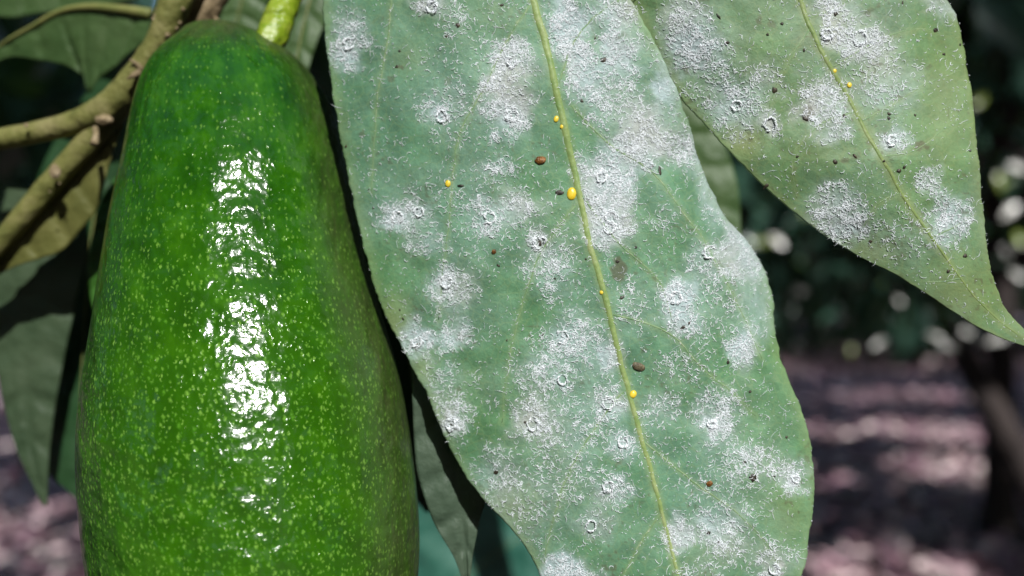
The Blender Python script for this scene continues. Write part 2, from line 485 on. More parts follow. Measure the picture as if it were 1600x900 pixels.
def avo_mat():
    m, n, l, b = mat("avocado_skin")
    a = attr(n, "skin"); low = attr(n, "low").outputs["Fac"]; scurf = attr(n, "scurf").outputs["Fac"]
    # distort coordinates slightly
    nz = nd(n, "ShaderNodeTexNoise", i_Scale=1500.0, i_Detail=3.0); l.new(a.outputs["Vector"], nz.inputs["Vector"])
    vm = nd(n, "ShaderNodeVectorMath", operation='MULTIPLY_ADD')
    l.new(nz.outputs["Color"], vm.inputs[0]); vm.inputs[1].default_value = (.0011, .0011, 0); l.new(a.outputs["Vector"], vm.inputs[2])
    def flecks(scale, sy, rmin, rmax, keep):
        mp = nd(n, "ShaderNodeMapping"); mp.inputs["Scale"].default_value = (1, sy, 1)
        l.new(vm.outputs[0], mp.inputs[0])
        v = nd(n, "ShaderNodeTexVoronoi", voronoi_dimensions='2D', feature='F1', i_Scale=scale, i_Randomness=.95)
        l.new(mp.outputs[0], v.inputs["Vector"])
        sep = nd(n, "ShaderNodeSeparateColor"); l.new(v.outputs["Color"], sep.inputs[0])
        rr_ = nd(n, "ShaderNodeMapRange"); rr_.inputs[3].default_value = rmin; rr_.inputs[4].default_value = rmax
        l.new(sep.outputs[0], rr_.inputs[0])
        d = math_(n, l, 'DIVIDE', v.outputs["Distance"], rr_.outputs[0])
        f = nd(n, "ShaderNodeMapRange", interpolation_type='SMOOTHSTEP'); f.inputs[1].default_value = 1.25; f.inputs[2].default_value = .0
        l.new(d, f.inputs[0])
        if hasattr(keep, "is_output"):
            kk = math_(n, l, 'LESS_THAN', sep.outputs[1], keep)
        else: kk = 1.0 if keep >= 1 else math_(n, l, 'LESS_THAN', sep.outputs[1], keep)
        return math_(n, l, 'MULTIPLY', f.outputs[0], kk), sep.outputs[2]
    keep = math_(n, l, 'MULTIPLY_ADD', low, .55); n[-1].inputs[2].default_value = .5
    f1, b1 = flecks(720, .68, .11, .30, keep)
    keep2 = math_(n, l, 'MULTIPLY', low, .65)
    f2, b2 = flecks(1100, .8, .12, .32, keep2)
    fl = math_(n, l, 'MAXIMUM', f1, math_(n, l, 'MULTIPLY', f2, .8))
    # base colour: deep to mid green mottling
    t1 = nd(n, "ShaderNodeTexNoise", i_Scale=110.0, i_Detail=5.0, i_Roughness=.6); l.new(a.outputs["Vector"], t1.inputs["Vector"])
    mp = nd(n, "ShaderNodeMapping"); mp.inputs["Scale"].default_value = (1, .35, 1); l.new(a.outputs["Vector"], mp.inputs[0])
    t2 = nd(n, "ShaderNodeTexNoise", i_Scale=420.0, i_Detail=4.0, i_Roughness=.65); l.new(mp.outputs[0], t2.inputs["Vector"])
    mixn = math_(n, l, 'ADD', math_(n, l, 'MULTIPLY', t1.outputs[0], .7), math_(n, l, 'MULTIPLY', t2.outputs[0], .3))
    r = ramp(n, [(.32, (.004, .042, .002)), (.5, (.015, .090, .002)), (.68, (.040, .155, .003))])
    l.new(mixn, r.inputs[0])
    yel = mixc(n, l, math_(n, l, 'MULTIPLY', low, .3), r.outputs[0], (.042, .125, .002))
    # colour of flecks
    fc = mixc(n, l, b1, (.07, .23, .012), (.22, .44, .06))
    fm = math_(n, l, 'MULTIPLY_ADD', low, .35); n[-1].inputs[2].default_value = .48
    c = mixc(n, l, math_(n, l, 'MULTIPLY', fl, fm), yel, fc)
    sc1 = nd(n, "ShaderNodeTexNoise", i_Scale=900.0, i_Detail=3.0); l.new(mp.outputs[0], sc1.inputs["Vector"])
    scf = math_(n, l, 'MULTIPLY', scurf, math_(n, l, 'ADD', sc1.outputs[0], .25), clamp=True)
    c = mixc(n, l, math_(n, l, 'MULTIPLY', scf, .75), c, (.055, .05, .022))
    l.new(c, b.inputs["Base Color"])
    rg = math_(n, l, 'MULTIPLY_ADD', scf, .35); n[-1].inputs[2].default_value = .15
    l.new(rg, b.inputs["Roughness"])
    b.inputs["Specular IOR Level"].default_value = .55
    # relief: pebbling + flecks
    pv = nd(n, "ShaderNodeTexNoise", i_Scale=520.0, i_Detail=1.0, i_Roughness=.5); l.new(vm.outputs[0], pv.inputs["Vector"])
    pv2 = nd(n, "ShaderNodeTexNoise", i_Scale=150.0, i_Detail=2.0); l.new(a.outputs["Vector"], pv2.inputs["Vector"])
    h = math_(n, l, 'ADD', math_(n, l, 'MULTIPLY', pv.outputs[0], .00018), math_(n, l, 'MULTIPLY', pv2.outputs[0], .0011))
    h = math_(n, l, 'ADD', h, math_(n, l, 'MULTIPLY', fl, -.00003))
    bp = nd(n, "ShaderNodeBump", i_Strength=1.0, i_Distance=1.0); l.new(h, bp.inputs["Height"])
    l.new(bp.outputs[0], b.inputs["Normal"])
    b.inputs["Coat Weight"].default_value = .0; b.inputs["Coat Roughness"].default_value = .12
    l.new(bp.outputs[0], b.inputs["Coat Normal"])
    return m
m_avo = avo_mat()
avo, acen, arad = avocado()

m_stem = simple_mat("green_fruit_stem", [(.12, .21, .010), (.21, .31, .014), (.32, .38, .05)], 260, .33, .0009, 420, .6)
def px_tube(name, pts, wpx, m, parent=None, n=40, seg=20, rough=.0, seed=1):
    """pts: (px,py,Y) centre line; wpx: widths in photo pixels at the points"""
    W = [P(*p) for p in pts]
    path = smooth_path(W, n)
    r = np.interp(np.linspace(0, 1, n), np.linspace(0, 1, len(pts)), [w_ / 2 * K * p[2] for w_, p in zip(wpx, pts)])
    V, F = tube(path, r, seg)
    if rough:
        c = np.repeat(path, seg, 0); d = V - c
        i = np.arange(len(V)); nz = fbm((i % seg) * .7 + 3, (i // seg) * .6 + seed * 7, seed, 3) - .5
        # wrap the noise smoothly round the ring
        ph = (i % seg) / seg * 2 * np.pi
        nz = fbm(np.cos(ph) * 1.5 + 20, (i // seg) * .35 + np.sin(ph) * 1.5 + seed * 7, seed, 3) - .5
        V = c + d * (1 + rough * 2 * nz)[:, None]
    return meshobj(name, V, F, m, parent)
px_tube("fruit_stem", [(470, -60, .236), (452, -10, .232), (437, 25, .229), (426, 55, .227), (400, 90, .224), (380, 130, .220)], [38, 42, 49, 50, 44, 30], m_stem, avo, n=70, seg=28, rough=.10, seed=3)

# ================================================================== LEAVES WITH WAX
LM = [(-330, 640), (-280, 575), (-200, 530), (-100, 508), (-40, 503), (0, 503), (60, 508), (120, 515), (180, 524), (240, 535), (300, 548), (360, 562), (430, 578), (490, 600), (525, 618), (570, 640), (610, 664), (650, 680), (700, 700), (742, 725), (780, 753), (815, 788), (845, 814), (875, 833), (905, 848), (960, 868), (1040, 905), (1110, 955), (1160, 1000)]
RM = [(-330, 700), (-280, 800), (-200, 885), (-100, 950), (-40, 975), (0, 987), (45, 1012), (100, 1040), (150, 1063), (200, 1079), (240, 1089), (290, 1109), (340, 1135), (375, 1168), (415, 1195), (460, 1208), (520, 1213), (565, 1222), (605, 1240), (650, 1258), (710, 1270), (760, 1273), (820, 1268), (870, 1262), (900, 1254), (960, 1232), (1040, 1170), (1110, 1090), (1160, 1020)]
MM = [(-330, 700), (-200, 770), (0, 833), (60, 850), (150, 871), (240, 892), (300, 904), (390, 924), (480, 949), (560, 969), (640, 991), (730, 1015), (820, 1039), (900, 1059), (1000, 1062), (1160, 1010)]
CM = [(-330, 1200), (0, 1075), (200, 1015), (250, 1012), (290, 1035), (340, 1072), (390, 1102), (430, 1125), (480, 1150), (560, 1185), (620, 1228), (700, 1290), (1160, 1500)]   # crease where the right margin rolls back
LR = [(-330, 1060), (-250, 1000), (-150, 960), (-60, 962), (0, 985), (60, 1014), (110, 1040), (160, 1068), (175, 1082), (240, 1141), (300, 1203), (360, 1275), (400, 1340), (430, 1400), (455, 1440), (480, 1478), (505, 1516), (530, 1566), (541, 1600), (547, 1622)]
RR = [(-330, 1180), (-250, 1300), (-150, 1400), (-60, 1455), (0, 1481), (15, 1491), (30, 1499), (70, 1506), (140, 1518), (220, 1527), (300, 1535), (360, 1541), (410, 1548), (450, 1557), (480, 1570), (500, 1587), (515, 1603), (530, 1618), (541, 1626), (547, 1628)]
MR = [(-330, 1120), (-100, 1205), (0, 1250), (70, 1277), (140, 1318), (200, 1350), (270, 1390), (330, 1426), (400, 1475), (460, 1520), (505, 1565), (547, 1625)]

VEINS_M = [[(827, 8), (797, 55), (762, 128), (735, 175), (716, 215), (706, 290), (702, 345), (694, 410), (685, 500)],
           [(612, -30), (607, 60), (597, 110), (588, 165), (584, 230), (580, 300)],
           [(893, 165), (925, 200), (962, 232), (1010, 262), (1040, 293), (1072, 338), (1100, 375), (1135, 440), (1165, 500), (1190, 560)],
           [(898, 322), (872, 355), (845, 395), (828, 440), (815, 480), (800, 540), (790, 600), (784, 660)],
           [(958, 492), (1010, 505), (1055, 528), (1085, 562), (1112, 588), (1140, 610), (1180, 650)],
           [(985, 600), (950, 640), (910, 700), (880, 760), (860, 830), (850, 880)],
           [(1006, 690), (1045, 722), (1082, 752), (1112, 773), (1150, 800), (1190, 840), (1215, 880)],
           [(1035, 800), (1000, 850), (975, 900), (960, 960)],
           [(905, 300), (960, 372), (1000, 410), (1030, 440), (1050, 500)],
           [(870, 140), (900, 60), (950, 10), (1000, -10)]]
VEINS_R = [[(1262, 30), (1310, 10), (1360, -20)], [(1300, 105), (1380, 60), (1440, 45), (1490, 60)], [(1345, 190), (1400, 160), (1450, 130), (1500, 110)],
           [(1265, 45), (1235, 90), (1215, 130), (1200, 180), (1190, 230)], [(1375, 245), (1430, 235), (1480, 200), (1520, 190)],
           [(1335, 175), (1290, 190), (1245, 230), (1238, 270), (1245, 310)], [(1410, 300), (1370, 320), (1340, 370)], [(1455, 372), (1500, 350), (1535, 330)], [(1500, 435), (1470, 440), (1440, 440)]]

def dist_poly(x, y, pts):
    """distance in px to a polyline"""
    d = np.full(np.shape(x), 1e9)
    for (x0, y0), (x1, y1) in zip(pts[:-1], pts[1:]):
        dx, dy = x1 - x0, y1 - y0
        t = np.clip(((x - x0) * dx + (y - y0) * dy) / (dx * dx + dy * dy), 0, 1)
        d = np.minimum(d, np.hypot(x - x0 - t * dx, y - y0 - t * dy))
    return d

def depth_main(x, y):
    mid = pchip(MM, y); cr = pchip(CM, y)
    a = (x - mid) / 300.0
    d = .1945 + .0065 * np.where(a < 0, a * a * 1.0, a * a * .3)
    d += .0000 * y + np.interp(y, [-330, 0, 900, 1160], [.010, .002, -.002, .006])
    q = np.maximum(0, x - cr)
    d += K * .195 * (np.sqrt(q * q + 20 * 20) - 20) * np.interp(y, [0, 200, 300, 420, 620, 800], [.25, .45, .8, 1.5, .9, 0.1])
    d += .0011 * (fbm(x / 130 + 5, y / 130 + 5, 41, 3) - .5) * 2
    d += .00025 * (fbm(x / 34 + 5, y / 34 + 5, 45, 2) - .5) * 2
    # undulating margin
    return d
def depth_right(x, y):
    mid = pchip(MR, y)
    a = (x - mid) / 250.0
    d = .1915 + .0050 * a * a + np.interp(y, [-330, 0, 250, 547], [.004, .001, .0, .004])
    d += np.where(a > 0, .002 * a, 0)
    d += .0012 * (fbm(x / 150 + 25, y / 150 + 5, 43, 3) - .5) * 2
    d += .00022 * (fbm(x / 34 + 5, y / 34 + 5, 47, 2) - .5) * 2
    return d

class Leaf:
    def __init__(s, L, R, M, depth, y0, y1, veins):
        s.L, s.R, s.M, s.depth, s.y0, s.y1, s.veins = L, R, M, depth, y0, y1, veins
    def pos(s, x, y): return P(x, y, s.depth(x, y))
    def frame(s, x, y):
        """point, unit tangents and outward (camera side) normal"""
        p = s.pos(x, y); e = 1.5
        tx = s.pos(x + e, y) - p; ty = s.pos(x, y + e) - p
        n = np.cross(tx, ty); n /= np.linalg.norm(n, axis=-1, keepdims=True)
        n = np.where((n[..., 1:2] > 0), -n, n)
        tx /= np.linalg.norm(tx, axis=-1, keepdims=True)
        ty = np.cross(n, tx)
        ty *= np.where(ty[..., 2:3] > 0, -1, 1)
        return p, tx, ty, n
    def inside(s, x, y, m=3):
        return (x > pchip(s.L, y) + m) & (x < pchip(s.R, y) - m) & (y > s.y0) & (y < s.y1)

# patches: cx, cy, rx, ry, density, powder
PM = [(545, 62, 36, 52, 1.0, .5), (542, 95, 24, 22, .9, .5), (676, 8, 32, 22, 1.1, .7), (712, 30, 26, 34, .35, .1), (800, 93, 42, 36, 1.1, .7), (775, 122, 22, 22, 1.1, .9), (800, 182, 42, 44, 1.15, .7),
      (795, 145, 52, 70, .55, .3), (690, 172, 42, 46, .5, .25), (692, 182, 16, 16, .8, .7), (772, 262, 30, 24, .55, .2), (635, 335, 48, 38, 1.0, .5), (622, 338, 20, 18, .6, .5), (664, 385, 34, 24, .7, .2),
      (705, 452, 44, 46, .85, .45), (698, 436, 20, 22, .6, .7), (762, 340, 36, 36, .8, .35), (810, 320, 44, 30, 1.0, .6), (843, 378, 30, 28, .9, .4), (858, 402, 52, 62, .5, .2), (862, 440, 44, 40, .35, .1),
      (652, 532, 32, 34, 1.1, .9), (710, 520, 36, 26, .85, .6), (892, 525, 52, 48, .6, .25), (880, 527, 14, 14, .6, .4), (945, 280, 52, 50, 1.35, .9), (955, 348, 44, 44, 1.35, .9), (950, 315, 50, 50, .9, .6),
      (1106, 403, 40, 42, .7, .35), (1058, 468, 38, 44, 1.0, .9), (1078, 508, 36, 26, .85, .5), (1162, 392, 36, 52, .9, .85), (1160, 545, 28, 40, .9, .8), (1120, 470, 60, 70, .3, .1), (1035, 345, 30, 30, .18, 0),
      (890, 50, 40, 70, 1.05, .75), (888, 28, 24, 30, .7, 1.0), (955, 18, 44, 34, .95, .7), (912, 120, 36, 48, .95, .6), (970, 80, 42, 44, 1.0, .85), (960, 140, 50, 46, .6, .35), (1005, 205, 44, 56, 1.05, .9), (995, 235, 60, 45, .5, .4), (940, 185, 40, 34, .45, .2),
      (1068, 225, 36, 50, .55, .45), (1042, 140, 26, 34, .2, .5), (1120, 310, 26, 50, .25, .4), (706, 650, 40, 44, .6, .3), (706, 664, 18, 20, 1.0, 1.0), (832, 657, 46, 42, 1.0, .55), (845, 590, 60, 40, .45, .2),
      (878, 594, 14, 12, .6, .4), (775, 745, 50, 60, .3, .35), (880, 720, 70, 90, .28, .15), (925, 822, 36, 32, .4, .4), (955, 768, 38, 36, .75, .4), (880, 888, 40, 30, .9, .9), (900, 930, 80, 60, .5, .4), (954, 553, 26, 32, .9, .8),
      (952, 632, 36, 32, .9, .6), (974, 692, 30, 30, .6, .5), (1033, 638, 34, 30, .6, .2), (1120, 652, 46, 52, .8, .4), (1113, 663, 17, 17, 1.6, 1.3), (1175, 722, 50, 40, .5, .2), (1236, 742, 32, 30, .8, .5), (1243, 748, 12, 12, .9, .8),
      (1060, 832, 26, 36, .9, .8), (1125, 830, 56, 50, .6, .55), (1205, 875, 46, 34, .6, .3), (1210, 890, 16, 16, .7, .6), (1095, 895, 50, 24, .3, .1), (1065, 568, 60, 46, .22, .05), (985, 470, 30, 60, .22, .05), (900, 650, 90, 60, .25, .1),
      (880, 560, 90, 60, .3, .15), (1020, 690, 40, 60, .12, 0), (760, 600, 40, 50, .1, .05), (690, 590, 50, 40, .15, .3), (730, 340, 170, 90, .10, .05), (740, 130, 110, 110, .10, .05), (1150, 330, 36, 70, .1, .45), (1185, 480, 34, 90, .12, .4), (1100, 260, 30, 60, .1, .5), (1050, 110, 40, 90, .1, .45), (1150, 760, 90, 110, .14, .05), (820, 800, 80, 70, .16, .2)]  # patches on the rolled right margin put its grey crease shade into powder
PR = [(1070, 45, 44, 68, .6, .65), (1150, 170, 48, 46, .65, .5), (1204, 191, 22, 20, .6, .8), (1195, 125, 36, 36, .35, .35), (1282, 160, 50, 54, .95, .6), (1262, 172, 24, 26, .5, .5), (1310, 208, 30, 18, .7, .4), (1305, 15, 42, 28, .8, .7),
      (1348, 66, 50, 38, 1.1, .9), (1300, 52, 24, 20, .8, .6), (1385, 130, 60, 56, .25, .5), (1393, 221, 28, 24, .6, .8), (1458, 285, 24, 30, .8, .5), (1485, 342, 40, 48, 1.05, .6), (1308, 335, 54, 56, 1.05, .5), (1330, 355, 40, 30, .6, .5), (1470, 8, 40, 26, .2, .6), (1410, 370, 80, 50, .18, .15),
      (1110, 110, 70, 80, .2, .3), (1090, 80, 50, 40, .4, .4)]
def pfield(patches, x, y, idx, a=1.12, b=.25):
    wx = x + (fbm(x / 22, y / 22, 51, 3) - .5) * 36; wy = y + (fbm(x / 22 + 50, y / 22, 53, 3) - .5) * 36
    s = np.zeros(np.shape(x))
    for p in patches:
        r = np.hypot((wx - p[0]) / p[2], (wy - p[1]) / p[3])
        f = sstep(a, b, r) * p[idx]
        s = s + f
    return s

def leaf_attrs(lf, patches, x, y, yel, stains, seed):
    powder_and_shade = np.clip(pfield(patches, x, y, 5, 1.4, 0.0), 0, 1.5)
    powder_and_shade = 1.15 * powder_and_shade ** 1.3 * (.3 + 1.2 * fbm(x / 9, y / 9, seed, 3))
    powder_and_shade = np.clip(powder_and_shade + .24 * np.clip(pfield(patches, x, y, 4), 0, 1) ** .7 + .07 * sstep(.3, .7, fbm(x / 70 + 3, y / 70, seed + 12, 3)), 0, 1.5)
    tint = fbm(x / 120 + seed, y / 150, seed + 3, 4)          # 0 green .. 1 teal
    tint = np.clip((tint - .5) * 2.2 + .5 + .6 * np.clip(pfield(patches, x, y, 4), 0, .8) , 0, 1)
    ye = np.zeros(np.shape(x))
    for (cx, cy, rx, ry, a) in yel:
        ye = np.maximum(ye, a * sstep(1.2, 0, np.hypot((x - cx) / rx, (y - cy) / ry)))
    e = np.minimum(x - pchip(lf.L, y), pchip(lf.R, y) - x)
    ye = np.maximum(ye, .35 * sstep(26, 0, e))
    ye = np.maximum(ye, .40 * sstep(14, 2, dist_poly(x, y, [(m[1], m[0]) for m in lf.M])))
    for v in lf.veins: ye = np.maximum(ye, .22 * sstep(9, 1, dist_poly(x, y, v)))
    st = np.zeros(np.shape(x))
    for (cx, cy, rx, ry, a) in stains:
        wx = x + (fbm(x / 7, y / 7, 61, 2) - .5) * 10; wy = y + (fbm(x / 7 + 9, y / 7, 63, 2) - .5) * 10
        st = np.maximum(st, a * sstep(1.15, .8, np.hypot((wx - cx) / rx, (wy - cy) / ry)))
    # fine random freckles
    fr = sstep(.80, .86, vnoise(x / 5.2, y / 5.2, seed + 8)) * sstep(.5, .72, fbm(x / 60, y / 60, seed + 9, 2)) * .5
    st = np.maximum(st, fr)
    return powder_and_shade, tint, np.clip(ye, 0, 1), st

def leaf_mat(name, g, teal, yel):
    m, n, l, b = mat(name)
    tc = nd(n, "ShaderNodeTexCoord")
    po, ti, ye, st = (attr(n, k).outputs["Fac"] for k in ("powder_and_shade", "tint", "yellowing", "stain"))
    t1 = nd(n, "ShaderNodeTexNoise", i_Scale=1100.0, i_Detail=6.0, i_Roughness=.7); l.new(tc.outputs["Object"], t1.inputs["Vector"])
    t2 = nd(n, "ShaderNodeTexNoise", i_Scale=180.0, i_Detail=5.0); l.new(tc.outputs["Object"], t2.inputs["Vector"])
    c = mixc(n, l, ti, g, teal)
    v = ramp(n, [(.3, (.80, .80, .80)), (.7, (1.18, 1.18, 1.18))]); l.new(t2.outputs[0], v.inputs[0])
    c = mixc(n, l, 1.0, c, v.outputs[0], 'MULTIPLY')
    v2 = ramp(n, [(.3, (.84, .84, .84)), (.7, (1.14, 1.14, 1.14))]); l.new(t1.outputs[0], v2.inputs[0])
    c = mixc(n, l, 1.0, c, v2.outputs[0], 'MULTIPLY')
    # reticulate veinlets
    vo = nd(n, "ShaderNodeTexVoronoi", feature='DISTANCE_TO_EDGE', i_Scale=520.0); l.new(tc.outputs["Object"], vo.inputs["Vector"])
    ve = nd(n, "ShaderNodeMapRange"); ve.inputs[1].default_value = .0; ve.inputs[2].default_value = .07; ve.inputs[3].default_value = .22; ve.inputs[4].default_value = 0
    l.new(vo.outputs["Distance"], ve.inputs[0])
    c = mixc(n, l, ve.outputs[0], c, yel)
    c = mixc(n, l, ye, c, yel)
    pw = math_(n, l, 'MULTIPLY', po, math_(n, l, 'MULTIPLY_ADD', t1.outputs[0], 1.1), clamp=True); 
    n[-1].use_clamp = True
    pink = nd(n, "ShaderNodeTexNoise", i_Scale=60.0, i_Detail=2.0); l.new(tc.outputs["Object"], pink.inputs["Vector"])
    pr = ramp(n, [(.42, (.60, .72, .77)), (.66, (.66, .66, .66))]); l.new(pink.outputs[0], pr.inputs[0])
    c = mixc(n, l, math_(n, l, 'MULTIPLY', pw, .68, clamp=True), c, pr.outputs[0])
    c = mixc(n, l, st, c, (.10, .085, .05))
    l.new(c, b.inputs["Base Color"])
    b.inputs["Roughness"].default_value = .52
    b.inputs["Specular IOR Level"].default_value = .35
    h = math_(n, l, 'ADD', math_(n, l, 'MULTIPLY', t1.outputs[0], .00012), math_(n, l, 'MULTIPLY', math_(n, l, 'MULTIPLY', po, t1.outputs[0]), .0003))
    h = math_(n, l, 'ADD', h, math_(n, l, 'MULTIPLY', t2.outputs[0], .0003))
    bp = nd(n, "ShaderNodeBump", i_Strength=1.0, i_Distance=1.0); l.new(h, bp.inputs["Height"]); l.new(bp.outputs[0], b.inputs["Normal"])
    tr = nd(n, "ShaderNodeBsdfTranslucent"); tr.inputs[0].default_value = (.25, .45, .08, 1)
    mx = nd(n, "ShaderNodeMixShader", i_0=.10)
    l.new(b.outputs[0], mx.inputs[1]); l.new(tr.outputs[0], mx.inputs[2]); l.new(mx.outputs[0], n["Material Output"].inputs[0])
    return m
m_leaf = leaf_mat("sage_leaf_underside", (.102, .248, .106), (.122, .268, .160), (.29, .38, .14))
m_leaf2 = leaf_mat("olive_leaf_underside", (.128, .252, .088), (.148, .268, .145), (.28, .32, .11))
m_rib = simple_mat("leaf_midrib", [(.16, .27, .08), (.24, .33, .11), (.36, .42, .20)], 260, .5, .0002, 900)
m_rib2 = simple_mat('faint_midrib', [(.15, .24, .07), (.20, .28, .09), (.27, .33, .14)], 500, .5, .0002, 900)
m_vein = simple_mat("leaf_side_vein", [(.12, .24, .11), (.18, .29, .13), (.30, .38, .22)], 700, .55, .0002, 900)

def wax_mat():
    m, n, l, b = mat("white_wax")
    a = attr(n, "strand_tone")
    r = ramp(n, [(0, (.58, .67, .70)), (.4, (.84, .90, .94)), (1, (.90, .95, .98))])
    l.new(a.outputs["Fac"], r.inputs[0]); l.new(r.outputs[0], b.inputs["Base Color"])
    b.inputs["Roughness"].default_value = .5; b.inputs["Specular IOR Level"].default_value = .4
    return m
m_wax = wax_mat()

def strands(lf, x, y, ang, length, curl, r, lift, tone, name, parent):
    """curly wax filaments lying on the leaf: arrays, lengths in photo px"""
    n = len(x); S = 5
    pts = np.zeros((n, S, 3)); 
    cx = x.copy(); cy = y.copy(); a = ang.copy()
    P2 = []
    for k in range(S):
        P2.append((cx.copy(), cy.copy()))
        cx += np.cos(a) * length / (S - 1); cy += np.sin(a) * length / (S - 1); a += curl / (S - 1)
    p0, tx, ty, nn = lf.frame(x, y)
    rad = r * K * .19
    prof = np.array([.15, .8, 1.0, .8, .35])
    up = np.array([-.2, .55, 1.0, 1.0, .75])
    C = []
    for k in range(S):
        p = lf.pos(P2[k][0], P2[k][1]) + nn * (lift * K * .19 * up[k] + rad * .4)[:, None]
        C.append(p)
    C = np.stack(C, 1)
    T = np.gradient(C, axis=1); T /= np.linalg.norm(T, axis=2, keepdims=True) + 1e-12
    A = np.cross(T, nn[:, None, :]); A /= np.linalg.norm(A, axis=2, keepdims=True) + 1e-12
    B = np.cross(A, T)
    ring = []
    for q in range(3):
        th = q * 2 * np.pi / 3 + np.pi / 6
        ring.append(C + (np.cos(th) * A + np.sin(th) * B) * (rad[:, None, None] * prof[None, :, None]))
    V = np.stack(ring, 2).reshape(-1, 3)          # n,S,3
    f = []
    for k in range(S - 1):
        for q in range(3):
            q2 = (q + 1) % 3
            f.append([k * 3 + q, k * 3 + q2, (k + 1) * 3 + q2, (k + 1) * 3 + q])
    F = (np.arange(n)[:, None, None] * (S * 3) + np.array(f)[None]).reshape(-1, 4)
    o = meshobj(name, V, F, m_wax, parent, attrs={"strand_tone": np.repeat(tone, S * 3)})
    tag(o, kind="stuff")
    return o

def build_leaf(name, label, lf, patches, yel, stains, m, seed, ncol, nrow, nstr, nhair):
    t = thing(name, label, "leaf", "whitefly covered avocado leaves")
    ys = np.linspace(lf.y0, lf.y1, nrow)
    jag = (vnoise(ys / 4.0, ys * 0 + 3, seed) - .5) * 1.6 + (vnoise(ys / 17.0, ys * 0 + 3, seed + 1) - .5) * 3.0
    jag2 = (vnoise(ys / 4.0, ys * 0 + 9, seed) - .5) * 1.6 + (vnoise(ys / 17.0, ys * 0 + 9, seed + 1) - .5) * 3.0
    L = pchip(lf.L, ys) + jag; R = pchip(lf.R, ys) + jag2
    u = np.linspace(0, 1, ncol)
    X = L[:, None] + (R - L)[:, None] * u[None]; Yp = np.repeat(ys[:, None], ncol, 1)
    front = lf.pos(X, Yp)
    _, _, _, nn = lf.frame(X, Yp)
    th = .00035
    edge = np.minimum(u, 1 - u)[None] * (R - L)[:, None]
    back = front - nn * th
    front = front - nn * (th * .5 * sstep(3, 0, edge))[..., None]
    V = np.concatenate([front.reshape(-1, 3), back.reshape(-1, 3)])
    nv = nrow * ncol
    F1 = gridfaces(nrow, ncol); F2 = F1[:, ::-1] + nv
    i = np.arange(nrow - 1) * ncol
    e1 = np.stack([i, i + ncol, i + ncol + nv, i + nv], 1); j = i + ncol - 1
    e2 = np.stack([j, j + nv, j + ncol + nv, j + ncol], 1)
    F = np.concatenate([F1, F2, e1, e2])
    a4 = leaf_attrs(lf, patches, X, Yp, yel, stains, seed)
    at = {k: np.tile(a.ravel(), 2) for k, a in zip(("powder_and_shade", "tint", "yellowing", "stain"), a4)}
    meshobj("blade", V, F, m, t, attrs=at)
    # midrib and side veins
    my = np.linspace(lf.y0 + 5, lf.y1 - 8, 90); mx_ = pchip(lf.M, my) + (fbm(my / 30, my * 0, seed + 5, 2) - .5) * 4
    pt, _, _, n2 = lf.frame(mx_, my)
    hw = np.interp(my, [lf.y0, 0, lf.y1 * .55, lf.y1], [11, 9.0, 6.0, 1.6]) * (1.0 if seed < 80 else .62) * (1 + .25 * (fbm(my / 9, my * 0, seed + 6, 2) - .5))
    V2, F2 = tube(pt - n2 * (hw * K * .19 * .72)[:, None], hw * K * .19, 12)
    meshobj("midrib", V2, F2, m_rib if seed < 80 else m_rib2, t)
    for v in lf.veins:
        v = smooth_path(np.array(v, float), 40); 
        v[:, 0] += (vnoise(v[:, 1] / 9, v[:, 0] / 9, seed + 7) - .5) * 3
        pt, _, _, n2 = lf.frame(v[:, 0], v[:, 1])
        hw = np.linspace(2.5, 1.0, 40) * (1 if seed < 80 else .7)
        V2, F2 = tube(pt - n2 * (hw * K * .19 * .75)[:, None], hw * K * .19, 8)
        meshobj("side_vein", V2, F2, m_vein, t)
    # wax filaments
    rr = np.random.default_rng(seed)
    x0, x1 = min(a[1] for a in lf.L), max(a[1] for a in lf.R)
    out = [[], []]; need = nstr
    area = 0
    while need > 0:
        k = 60000
        x = rr.uniform(x0, x1, k); y = rr.uniform(-60, min(lf.y1, 960), k)
        d = pfield(patches, x, y, 4)
        d = d * (.05 + 1.25 * sstep(.42, .58, fbm(x / 8, y / 8, seed + 20, 2))) * (.5 + .9 * sstep(.35, .65, fbm(x / 24, y / 24, seed + 24, 2)))
        # strands gather along the veins a little
        ok = (rr.random(k) * 1.9 < np.clip(d, 0, 1.15) + .006) & lf.inside(x, y, 5)
        out[0].append(x[ok]); out[1].append(y[ok]); need -= ok.sum()
    x = np.concatenate(out[0])[:nstr]; y = np.concatenate(out[1])[:nstr]
    d = np.clip(pfield(patches, x, y, 4), 0, 1.5)
    n = len(x)
    ln = rr.uniform(4, 11, n) * (1 + .25 * (rr.random(n) < .1)); 
    strands(lf, x, y, rr.uniform(0, 6.283, n), ln, rr.choice([-1, 1], n) * rr.uniform(.8, 4.6, n), rr.uniform(.32, .60, n), rr.uniform(.1, 1.3, n), np.clip(rr.normal(.72, .22, n) + .15 * d, 0, 1), "wax_filaments", t)
    # sparse long stray hairs all over and along veins
    x = rr.uniform(x0, x1, nhair * 3); y = rr.uniform(-60, min(lf.y1, 960), nhair * 3)
    dens = .25 + .8 * sstep(.45, .7, fbm(x / 45 + 8, y / 45, seed + 30, 3))
    vd = np.full(len(x), 1e9)
    for v in lf.veins: vd = np.minimum(vd, dist_poly(x, y, v))
    vd = np.minimum(vd, dist_poly(x, y, [(mm[1], mm[0]) for mm in lf.M]))
    dens += .9 * sstep(9, 0, vd)
    ok = (rr.random(len(x)) < dens) & lf.inside(x, y, 8)
    x, y = x[ok][:nhair], y[ok][:nhair]; n = len(x)
    lng = rr.random(n) < .10
